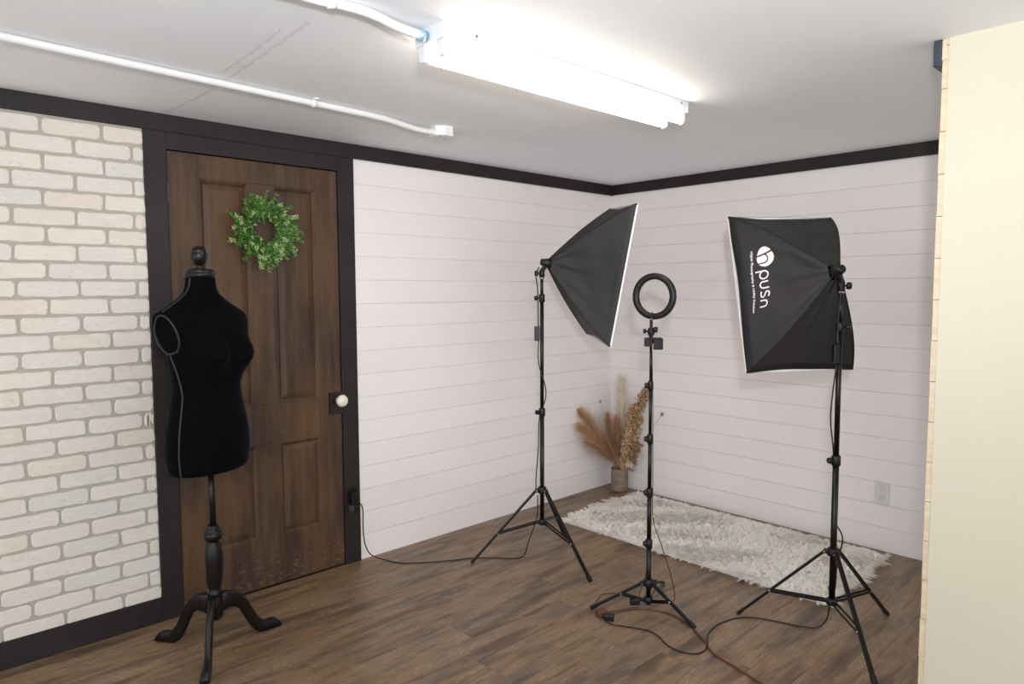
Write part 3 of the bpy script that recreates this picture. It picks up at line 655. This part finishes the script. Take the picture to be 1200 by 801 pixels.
        def disc(u, v_):
            x, y = u-cx, v_-cy
            if x*x+y*y > r_*r_: return False
            if abs(x+.011+.12*y) < .0028: return False                      # stem of the h
            ar = math.hypot((x-.006), (y+.008))
            if y > -.008 and x > -.011 and abs(ar-.0155) < .0026: return False   # arch of the h
            if y <= -.008 and abs(x-.0215) < .0026: return False
            return True
        fillcols(disc)
        s = .0052; xh = .036
        x = .088; stroke(arc(x+.011, .018, .0145, 0, 360, 22, .0155)[:-1], s, True); stroke([(x-.0035, .018), (x-.0035, .005), (x-.0035, -.014)], s)
        x = .124; stroke([(x, .034), (x, .014)]+arc(x+.0115, .014, .0115, 180, 360, 10)+[(x+.023, .034)], s)
        x = .158; stroke([(x+.021, .031), (x+.016, .033), (x+.007, .033), (x+.002, .029), (x+.002, .023), (x+.007, .0185), (x+.016, .0165), (x+.021, .012), (x+.021, .006), (x+.016, .002), (x+.006, .002), (x, .004)], s)
        x = .192; stroke([(x, .001), (x, .020)]+arc(x+.0115, .020, .0115, 180, 0, 10)+[(x+.023, .001)], s)
        o = part('printed_logo', lg, 'print', panels[0]); o['label'] = 'white printed logo reading hpusn'
        cu = bpy.data.curves.new('t', 'FONT'); cu.body = 'Hyper Photography & Utility Solution'; cu.size = .0135; cu.offset = .0003; cu.resolution_u = 2
        to = bpy.data.objects.new('t', cu); COL.objects.link(to); bpy.context.view_layer.update(); me = bpy.data.meshes.new_from_object(to); bpy.data.objects.remove(to)
        wmax = max(q.co.x for q in me.vertices); sc_ = .228/wmax; tx = MB()
        vs_2 = [U(-.0035+.006+q.co.x*sc_, -.031+q.co.y*1.0) for q in me.vertices]; tx.add(vs_2, [tuple(p.vertices) for p in me.polygons])
        o = part('printed_text', tx, 'print', panels[0]); o['label'] = 'small white line of text reading Hyper Photography & Utility Solution'

def head_bracket(t, c, ztop, hub):
    p = Vector(c)+Vector((0, 0, ztop)); hub = Vector(hub)
    mb = MB(); mb.lathe([(.010, -.012), (.014, -.01), (.014, .022), (.009, .026)], p, 16); bar(mb, p+Vector((0, 0, .02)), hub+Vector((0, 0, -.012)), .022, .018); part('tilt_bracket', mb, 'blackplastic', t)
    sv = MB(); sv.lathe([(.0115, -.022), (.0115, -.013)], p, 16); part('spigot', sv, 'steel', t)
    k = MB(); k.lathe([(.004, .008), (.004, .018), (.013, .019), (.015, .024), (.015, .034), (.010, .038)], p+Vector((0, 0, .008)), 8, LEFT); part('tilt_knob', k, 'blackplastic', t)

# left softbox light
S1 = Vector((-1.42, -.67, 0)); rad = math.radians
t1 = thing('softbox_light', S1, 'black softbox on tripod stand nearest the door, seen side on, facing right', 'studio light', 'softbox lights on tripod stands')
tripod(t1, S1, [rad(145), rad(-97), rad(24)], .375, .375, .205, .60)
pole(t1, S1, [(.19, .79, .0115), (.79, 1.385, .0098), (1.385, 1.50, .008)])
clampk(t1, S1, .79, .0115, LEFT+TV*.2, True, .018); clampk(t1, S1, 1.385, .010, LEFT+TV*.2, True, .022)
softbox(t1, (-1.411, -.691, 1.566), (.793, -.586, -.167), (-.602, -.796, -.064), (.096, -.151, .984), .34, .5, .7, False, .014)
head_bracket(t1, S1, 1.505, (-1.411, -.691, 1.566))
hd1 = S1+LEFT*.018+TV*.012
mb = MB(); mb.tube(spline([Vector((-1.44, -.67, 1.545)), hd1+Vector((0, 0, 1.50))+LEFT*.012, hd1+Vector((0, 0, 1.42))+LEFT*.004, hd1+Vector((0, 0, 1.27))+LEFT*.002, hd1+Vector((0, 0, 1.2))]), .003, 7)
cb = part('lamp_cable', mb, 'cable', t1)
mb = MB(); q = hd1+LEFT*.008; M4 = Matrix((RV, -TV, Vector((0, 0, 1)))).transposed().to_4x4(); M4.translation = q+Vector((0, 0, 1.165)); mb.box((-.014, -.012, 0), (.014, .012, .075), .003, M4); part('inline_switch', mb, 'blackplastic', cb)
mb = MB(); mb.tube(spline([hd1+Vector((0, 0, 1.17)), hd1+Vector((0, 0, 1.05)), S1+RV*.016+TV*.008+Vector((0, 0, .93)), S1+RV*.017+TV*.008+Vector((0, 0, .86)), hd1+RV*.004+Vector((0, 0, .76)), hd1+LEFT*.002+Vector((0, 0, .6)), hd1+LEFT*.014+Vector((0, 0, .45)), hd1+LEFT*.014+Vector((0, 0, .37))]), .003, 7); part('lamp_cable', mb, 'cable', t1)

# right softbox light
S3 = Vector((-1.16, -2.07, 0))
t3 = thing('softbox_light', S3, 'black softbox on tripod stand with white printed logo, near the cream partition', 'studio light', 'softbox lights on tripod stands')
tripod(t3, S3, [rad(105), rad(-15), rad(-135)], .372, .355, .148, .62)
pole(t3, S3, [(.132, .735, .0125), (.735, 1.27, .0105), (1.27, 1.425, .008)])
clampk(t3, S3, .735, .0125, LEFT+TV*.1, True, .018); clampk(t3, S3, 1.275, .0105, RV+TV*.8, True, .022)
softbox(t3, (-1.181, -2.064, 1.498), (.532, .807, -.257), (.836, -.549, .006), (.136, .218, .966), .34, .5, .7, True)
LEFT_ = LEFT; LEFT = RV*.9+TV*.3
head_bracket(t3, S3, 1.43, (-1.181, -2.064, 1.498)); LEFT = LEFT_
h3 = S3+LEFT*.014+TV*.012
mb = MB(); mb.tube(spline([Vector((-1.20, -2.09, 1.47)), h3+TV*.02+Vector((0, 0, 1.44)), h3+Vector((0, 0, 1.3)), h3+Vector((0, 0, 1.21))]), .003, 7); cb = part('lamp_cable', mb, 'cable', t3)
mb = MB(); M4 = Matrix((RV, -TV, Vector((0, 0, 1)))).transposed().to_4x4(); M4.translation = h3+LEFT*.006+Vector((0, 0, 1.13)); mb.box((-.011, -.012, 0), (.011, .012, .075), .003, M4); part('inline_switch', mb, 'blackplastic', cb)
mb = MB(); mb.tube(spline([h3+Vector((0, 0, 1.13)), h3+LEFT*.014+Vector((0, 0, 1.0)), h3+LEFT*.018+Vector((0, 0, .9)), h3+LEFT*.004+Vector((0, 0, .78)), S3-TV*.020+Vector((0, 0, .66)), S3-TV*.018+RV*.006+Vector((0, 0, .5)), S3+RV*.032+TV*.0+Vector((0, 0, .43)), S3+RV*.035+Vector((0, 0, .39)), S3+RV*.024-TV*.014+Vector((0, 0, .30)), S3+RV*.018-TV*.01+Vector((0, 0, .2))]), .003, 7); part('lamp_cable', mb, 'cable', t3)

# ring light
RS = Vector((-1.477, -1.39, 0))
t2 = thing('ring_light', RS, 'small black ring light with phone clamp on a slim tripod between the two softboxes', 'ring light')
tripod(t2, RS, [rad(142), rad(-98), rad(20)], .262, .112, .034, .42, .014)
pole(t2, RS, [(.012, .292, .0112), (.292, .525, .0100), (.525, .767, .0088), (.767, 1.005, .0076), (1.005, 1.19, .0062)])
for z_, r_ in ((.292, .0105), (.525, .0095), (.767, .0084), (1.005, .0070)): clampk(t2, RS, z_, r_, LEFT, True, .008)
RC = Vector((-1.469, -1.398, 1.397)); nv = Vector((.985, .17, 0))
mb = MB(); q = Vector((0, 0, 1)).rotation_difference(nv).to_matrix(); rs = []
pr_ = [(.074, -.006), (.078, -.011), (.096, -.011), (.101, -.006), (.101, .008), (.074, .008)]
for i in range(65):
    a = 2*PI*i/64; rs.append([RC+q @ Vector((r_*math.cos(a), r_*math.sin(a), z_)) for r_, z_ in pr_])
mb.rings(rs, cap=False); part('ring_housing', mb, 'blackplastic', t2)
mb = MB(); rs = []
for i in range(65):
    a = 2*PI*i/64; rs.append([RC+q @ Vector((r_*math.cos(a), r_*math.sin(a), z_)) for r_, z_ in ((.075, .0081), (.078, .012), (.097, .012), (.100, .0081))])
mb.rings(rs, cap=False); part('ring_diffuser', mb, 'diffuser', t2)
mb = MB(); p = RS+Vector((0, 0, 1.19)); mb.lathe([(.011, 0), (.013, .006), (.013, .02), (.009, .024), (.009, .034), (.015, .042), (.017, .055), (.013, .068), (.007, .072), (.007, .105)], p, 16); part('ball_head', mb, 'blackplastic', t2)
k = MB(); k.lathe([(.004, .01), (.004, .022), (.010, .023), (.011, .034)], p+Vector((0, 0, .055)), 8, LEFT); part('ball_knob', k, 'blackplastic', t2); k = MB(); k.lathe([(.008, .012), (.013, .016), (.013, .026), (.008, .028)], p+Vector((0, 0, .062)), 14, RV+TV*.6); part('ball_knob', k, 'blackplastic', t2)
k = MB(); k.lathe([(.006, 0), (.006, .006)], p+Vector((0, 0, .104)), 12); part('thread_stud', k, 'steel', t2)
k = MB(); pc = RS+Vector((0, 0, 1.195))+TV*.016; M4 = (Matrix.Rotation(.12, 4, 'Z') @ Matrix((RV, -TV, Vector((0, 0, 1)))).transposed().to_4x4()); M4.translation = pc
k.box((-.032, -.008, -.016), (.002, .010, .022), .003, M4); k.box((.004, -.014, -.030), (.048, -.004, .020), .004, M4); k.box((-.03, -.016, .014), (.04, -.008, .024), .002, M4); part('phone_clamp', k, 'blackplastic', t2)

# ------------------------------------------------------------------ cords on the floor
def cord(name, P, r_, material, label, seg=8, z0=None, parts=()):
    t = thing(name, Vector(P[0]), label, 'cable'); mb = MB(); mb.tube(spline(P, seg), r_, 8); part('cord', mb, material, t); return t
zc_ = .0036
c1 = cord('power_cord', [(-2.16, -.052, .34), (-2.135, -.06, .30), (-2.128, -.05, .20), (-2.115, -.035, .13), (-2.105, -.035, .08), (-2.08, -.05, .03), (-2.03, -.115, .006), (-1.985, -.205, zc_), (-1.90, -.275, zc_), (-1.81, -.335, zc_), (-1.72, -.385, zc_), (-1.655, -.425, zc_), (-1.58, -.50, zc_), (-1.52, -.565, zc_), (-1.475, -.575, zc_), (-1.44, -.56, .008), (-1.45, -.60, .09), (-1.43, -.62, .17), (-1.425, -.640, .24), (-1.432, -.648, .345)], .003, 'cable',
          'black power cord running from the black outlet to the softbox stand nearest the door')
ex = cord('extension_cord', [(-1.688, -1.290, .010), (-1.65, -1.31, .006), (-1.59, -1.335, .005), (-1.545, -1.357, .005), (-1.505, -1.415, .005), (-1.475, -1.485, .005), (-1.482, -1.56, .005), (-1.505, -1.62, .005), (-1.545, -1.69, .005), (-1.585, -1.745, .005), (-1.637, -1.811, .005), (-1.665, -1.914, .005), (-1.70, -2.04, .005), (-1.76, -2.25, .005), (-1.9, -2.6, .005)], .0042, 'orange',
          'faded orange extension cord winding under the ring light stand')
mb = MB(); M4 = Matrix.Rotation(rad(-25), 4, 'Z'); M4.translation = Vector((-1.706, -1.300, .016)); mb.box((-.018, -.022, -.0155), (.030, .022, .0155), .006, M4); part('socket_end', mb, 'orange', ex)
bc = cord('lamp_power_cord', [(-1.735, -1.345, .012), (-1.735, -1.385, .006), (-1.715, -1.42, zc_), (-1.692, -1.465, zc_), (-1.668, -1.525, zc_), (-1.677, -1.584, zc_), (-1.712, -1.65, zc_), (-1.715, -1.715, zc_), (-1.69, -1.762, zc_), (-1.645, -1.775, zc_), (-1.602, -1.765, .012), (-1.56, -1.737, .006), (-1.512, -1.714, zc_), (-1.44, -1.700, zc_), (-1.37, -1.704, zc_), (-1.29, -1.730, zc_), (-1.235, -1.785, zc_), (-1.20, -1.87, zc_), (-1.172, -1.95, zc_), (-1.150, -2.01, .012), (-1.140, -2.045, .06), (-1.142, -2.055, .15), (-1.148, -2.05, .2)], .003, 'cable',
          'black cord curving over the floor from the orange plug to the right softbox stand')
mb = MB(); M4 = Matrix.Rotation(rad(-55), 4, 'Z'); M4.translation = Vector((-1.717, -1.332, .014)); mb.box((-.006, -.014, -.0135), (.042, .014, .0135), .005, M4); part('plug', mb, 'blackplastic', bc)
us = cord('controller_cable', [RS+Vector((0, 0, 1.33))+TV*.02, RS+TV*.02+Vector((0, 0, 1.2)), RS+TV*.014+RV*.008+Vector((0, 0, .9)), RS+RV*.013+TV*.008+Vector((0, 0, .55)), RS+RV*.018+Vector((0, 0, .40)), (-1.43, -1.43, .27), (-1.40, -1.46, .13), (-1.385, -1.465, .03), (-1.40, -1.42, .005), (-1.43, -1.345, .005), (-1.46, -1.28, .004), (-1.485, -1.21, .006), (-1.54, -1.175, .006), (-1.61, -1.200, .006), (-1.668, -1.245, .007), (-1.68, -1.275, .016)], .0018, 'cable',
          'thin black cable looping from the ring light pole to a small plug on the floor')
mb = MB(); M4 = Matrix.Rotation(rad(-40), 4, 'Z'); M4.translation = Vector((-1.545, -1.365, .036)); mb.box((-.022, -.012, -.012), (.022, .012, .012), .003, M4)
ct = thing('cable_controller', (-1.545, -1.365, .02), 'small black inline controller box hanging by the ring light pole foot', 'controller'); part('box', mb, 'blackplastic', ct)
mb = MB(); mb.tube(spline([(-1.535, -1.372, .047), (-1.525, -1.382, .09), (-1.50, -1.392, .16), (-1.493, -1.392, .26)]), .0016, 6); part('lead', mb, 'cable', ct)

# ------------------------------------------------------------------ mannequin
MC = Vector((-3.028, -.402, 0)); phi = rad(23)
mn = thing('dress_form', MC, 'black velvet female dress form on a turned wooden tripod stand before the door', 'mannequin')
RM = Matrix.Rotation(phi, 3, 'Z')
def ml(x, y, z_): return MC+RM @ Vector((x+LX(z_), y, 0))+Vector((0, 0, z_))
def LX(z_): return 0.004 if z_ > .5 else 0.0
KEY = [(.735, .160, .106, .106, 2), (.745, .170, .114, .112, 2), (.82, .176, .120, .12, 2), (.90, .169, .115, .113, 2), (.98, .153, .108, .102, 2), (1.03, .143, .104, .096, 2), (1.075, .140, .104, .094, 2), (1.12, .144, .108, .096, 2), (1.17, .150, .113, .100, 2.1), (1.21, .158, .114, .102, 2.2),
       (1.25, .185, .108, .102, 2.3), (1.29, .205, .098, .098, 2.4), (1.325, .218, .082, .088, 2.4), (1.345, .200, .066, .076, 2.3), (1.358, .174, .058, .068, 2.2), (1.378, .136, .053, .062, 2.1), (1.398, .105, .051, .058, 2), (1.418, .076, .050, .055, 2), (1.445, .060, .051, .053, 2), (1.482, .054, .051, .051, 2)]
def key(z_):
    for a, b_ in zip(KEY, KEY[1:]):
        if z_ <= b_[0]:
            t = max(0, (z_-a[0])/(b_[0]-a[0])); return [a[i]+(b_[i]-a[i])*t for i in range(1, 5)]
    return list(KEY[-1][1:])
def smkey(z_):
    o = [0, 0, 0, 0]; ws = 0
    sg = .006 if (z_ > 1.33 or z_ < .76) else .012
    for k in range(-2, 3):
        w_ = math.exp(-k*k/2); q = key(z_+k*sg); ws += w_; o = [a+b_*w_ for a, b_ in zip(o, q)]
    return [a/ws for a in o]
def lim(z_):
    if z_ < 1.20: return 9
    return .148+(z_-1.20)*(.186-.148)/.15
def body(z_, a):
    w_, f_, b_, n_ = smkey(z_); c, s_ = math.cos(a), math.sin(a); e = 2/n_
    x = w_*math.copysign(abs(c)**e, c); y = (b_ if s_ > 0 else f_)*math.copysign(abs(s_)**e, s_)
    if s_ < 0:
        fac = 1.0
        for sx in (-1, 1): y -= .068*math.exp(-((x-sx*.078)**2)/(2*.046**2)-((z_-1.185)**2)/(2*.050**2))*min(1, -s_*2.5)
        y -= .018*math.exp(-((z_-.87)**2)/(2*.08**2))*(-s_)**2
    else:
        y += .022*math.exp(-((z_-.85)**2)/(2*.07**2))*s_**2
    if z_ > 1.22: y += .012*min(1, (z_-1.22)/.12)
    l_ = lim(z_); x = max(-l_, min(l_, x)); return x, y
mb = MB(); zz = [.735+i*(1.482-.735)/110 for i in range(111)]
rs = [[ml(*body(z_, 2*PI*j/72), z_) for j in range(72)] for z_ in zz]
x0 = [ml(*(c_*.9 for c_ in body(.74, 2*PI*j/72)), .731) for j in range(72)]
mb.rings([x0]+rs); part('torso', mb, 'velvet', mn)
for sx in (-1, 1):
    oc = MB(); P = []
    for k in range(33):
        a = 2*PI*k/32; z_ = 1.268+.072*math.sin(a); P.append(ml(sx*(body(z_, 0)[0]+.002), .008+(.058-.008*math.sin(a))*math.cos(a), z_))
    oc.tube(P, .0042, 7, False); ap = part('armhole_piping', oc, 'piping', mn)
    sd = MB(); P = []
    for k in range(41):
        z_ = 1.196-k*(1.196-.738)/40; an = rad(20*min(1, k/14)-4); a = PI+an if sx < 0 else -an; x, y = body(z_, a); P.append(ml(x*1.008, y*1.008, z_))
    sd.tube(P, .0034, 6); part('side_piping', sd, 'piping', mn)
    sd = MB(); P = []
    for k in range(25):
        z_ = 1.478-k*(1.478-1.352)/24; a = PI+rad(8) if sx < 0 else -rad(8); x, y = body(z_, a); P.append(ml(x*1.01, y*1.01, z_+.001))
    sd.tube(P, .0034, 6); part('shoulder_piping', sd, 'piping', mn)
NC = ml(0, .012, 0); NC.z = 0
mb = MB(); mb.lathe([(.050, 1.478), (.056, 1.482), (.057, 1.496), (.052, 1.500), (.054, 1.504), (.050, 1.511), (.030, 1.514)], NC, 36); part('neck_cap', mb, 'lacquer', mn)
mb = MB(); mb.lathe([(.018, 1.512), (.014, 1.518), (.012, 1.524), (.020, 1.533), (.028, 1.546), (.0315, 1.560), (.030, 1.573), (.0275, 1.580), (.0285, 1.583), (.024, 1.592), (.014, 1.599), (.003, 1.601)], NC, 32); part('finial', mb, 'lacquer', mn)
PC = MC+RM @ Vector((.012, .004, 0))
mb = MB(); mb.tube([MC+Vector((.008, 0, .48)), PC+Vector((0, 0, .75))], .0125, 16); part('pole', mb, 'lacquer', mn)
mb = MB(); mb.lathe([(.018, .120), (.026, .128), (.030, .150), (.028, .210), (.025, .222), (.029, .228), (.026, .234), (.021, .240), (.027, .262), (.033, .310), (.036, .365), (.033, .410), (.024, .436), (.022, .440), (.030, .446), (.036, .458), (.036, .468), (.030, .480), (.026, .483), (.029, .487), (.024, .492), (.021, .497), (.023, .501), (.014, .506)], MC+Vector((.006, 0, 0)), 32); part('turned_column', mb, 'lacquer', mn)
top = [(.015, .222), (.05, .224), (.08, .216), (.11, .196), (.135, .160), (.155, .120), (.175, .080), (.195, .054), (.215, .044), (.235, .045), (.255, .040), (.272, .024), (.276, .012)]
bot = [(.015, .135), (.05, .150), (.075, .152), (.095, .140), (.112, .112), (.13, .075), (.148, .040), (.165, .018), (.185, .004), (.205, .0015), (.228, .0005), (.252, .0005), (.272, .004)]
for a in (122, 2, -118):
    a = rad(a); d = Vector((math.cos(a), math.sin(a), 0)); s_ = Vector((-d.y, d.x, 0)); mb = MB(); rs = []
    for k, ((r1, z1), (r2, z2)) in enumerate(zip(top, bot)):
        hw = .0115+.006*max(0, (k-6)/6); e = .25
        tp, bt = Vector((0, 0, z1)), Vector((0, 0, z2)); A, B_ = MC+d*r1+tp, MC+d*r2+bt; u = (B_-A)*.14
        rs.append([A+s_*hw*.6, A+u+s_*hw, B_-u+s_*hw, B_+s_*hw*.6, B_-s_*hw*.6, B_-u-s_*hw, A+u-s_*hw, A-s_*hw*.6])
    mb.rings(rs); part('leg', mb, 'lacquer', mn)

# ------------------------------------------------------------------ scraps on the floor
mb = MB(); rr = random.Random(5); c = Vector((-3.60, -.52, 0)) 
for k in range(14):
    p = c+Vector((rr.uniform(-.03, .03), rr.uniform(-.03, .03), .001)); q = [p+Vector((rr.uniform(-.02, .02), rr.uniform(-.02, .02), rr.uniform(0, .014))) for _ in range(3)]; mb.add([p]+q, [(0, 1, 2), (0, 2, 3), (1, 2, 3)])
solo('plastic_scrap', mb, 'debris', 'crumpled bit of clear wrapping on the floor at the bottom left', 'scrap', loc=tuple(c))
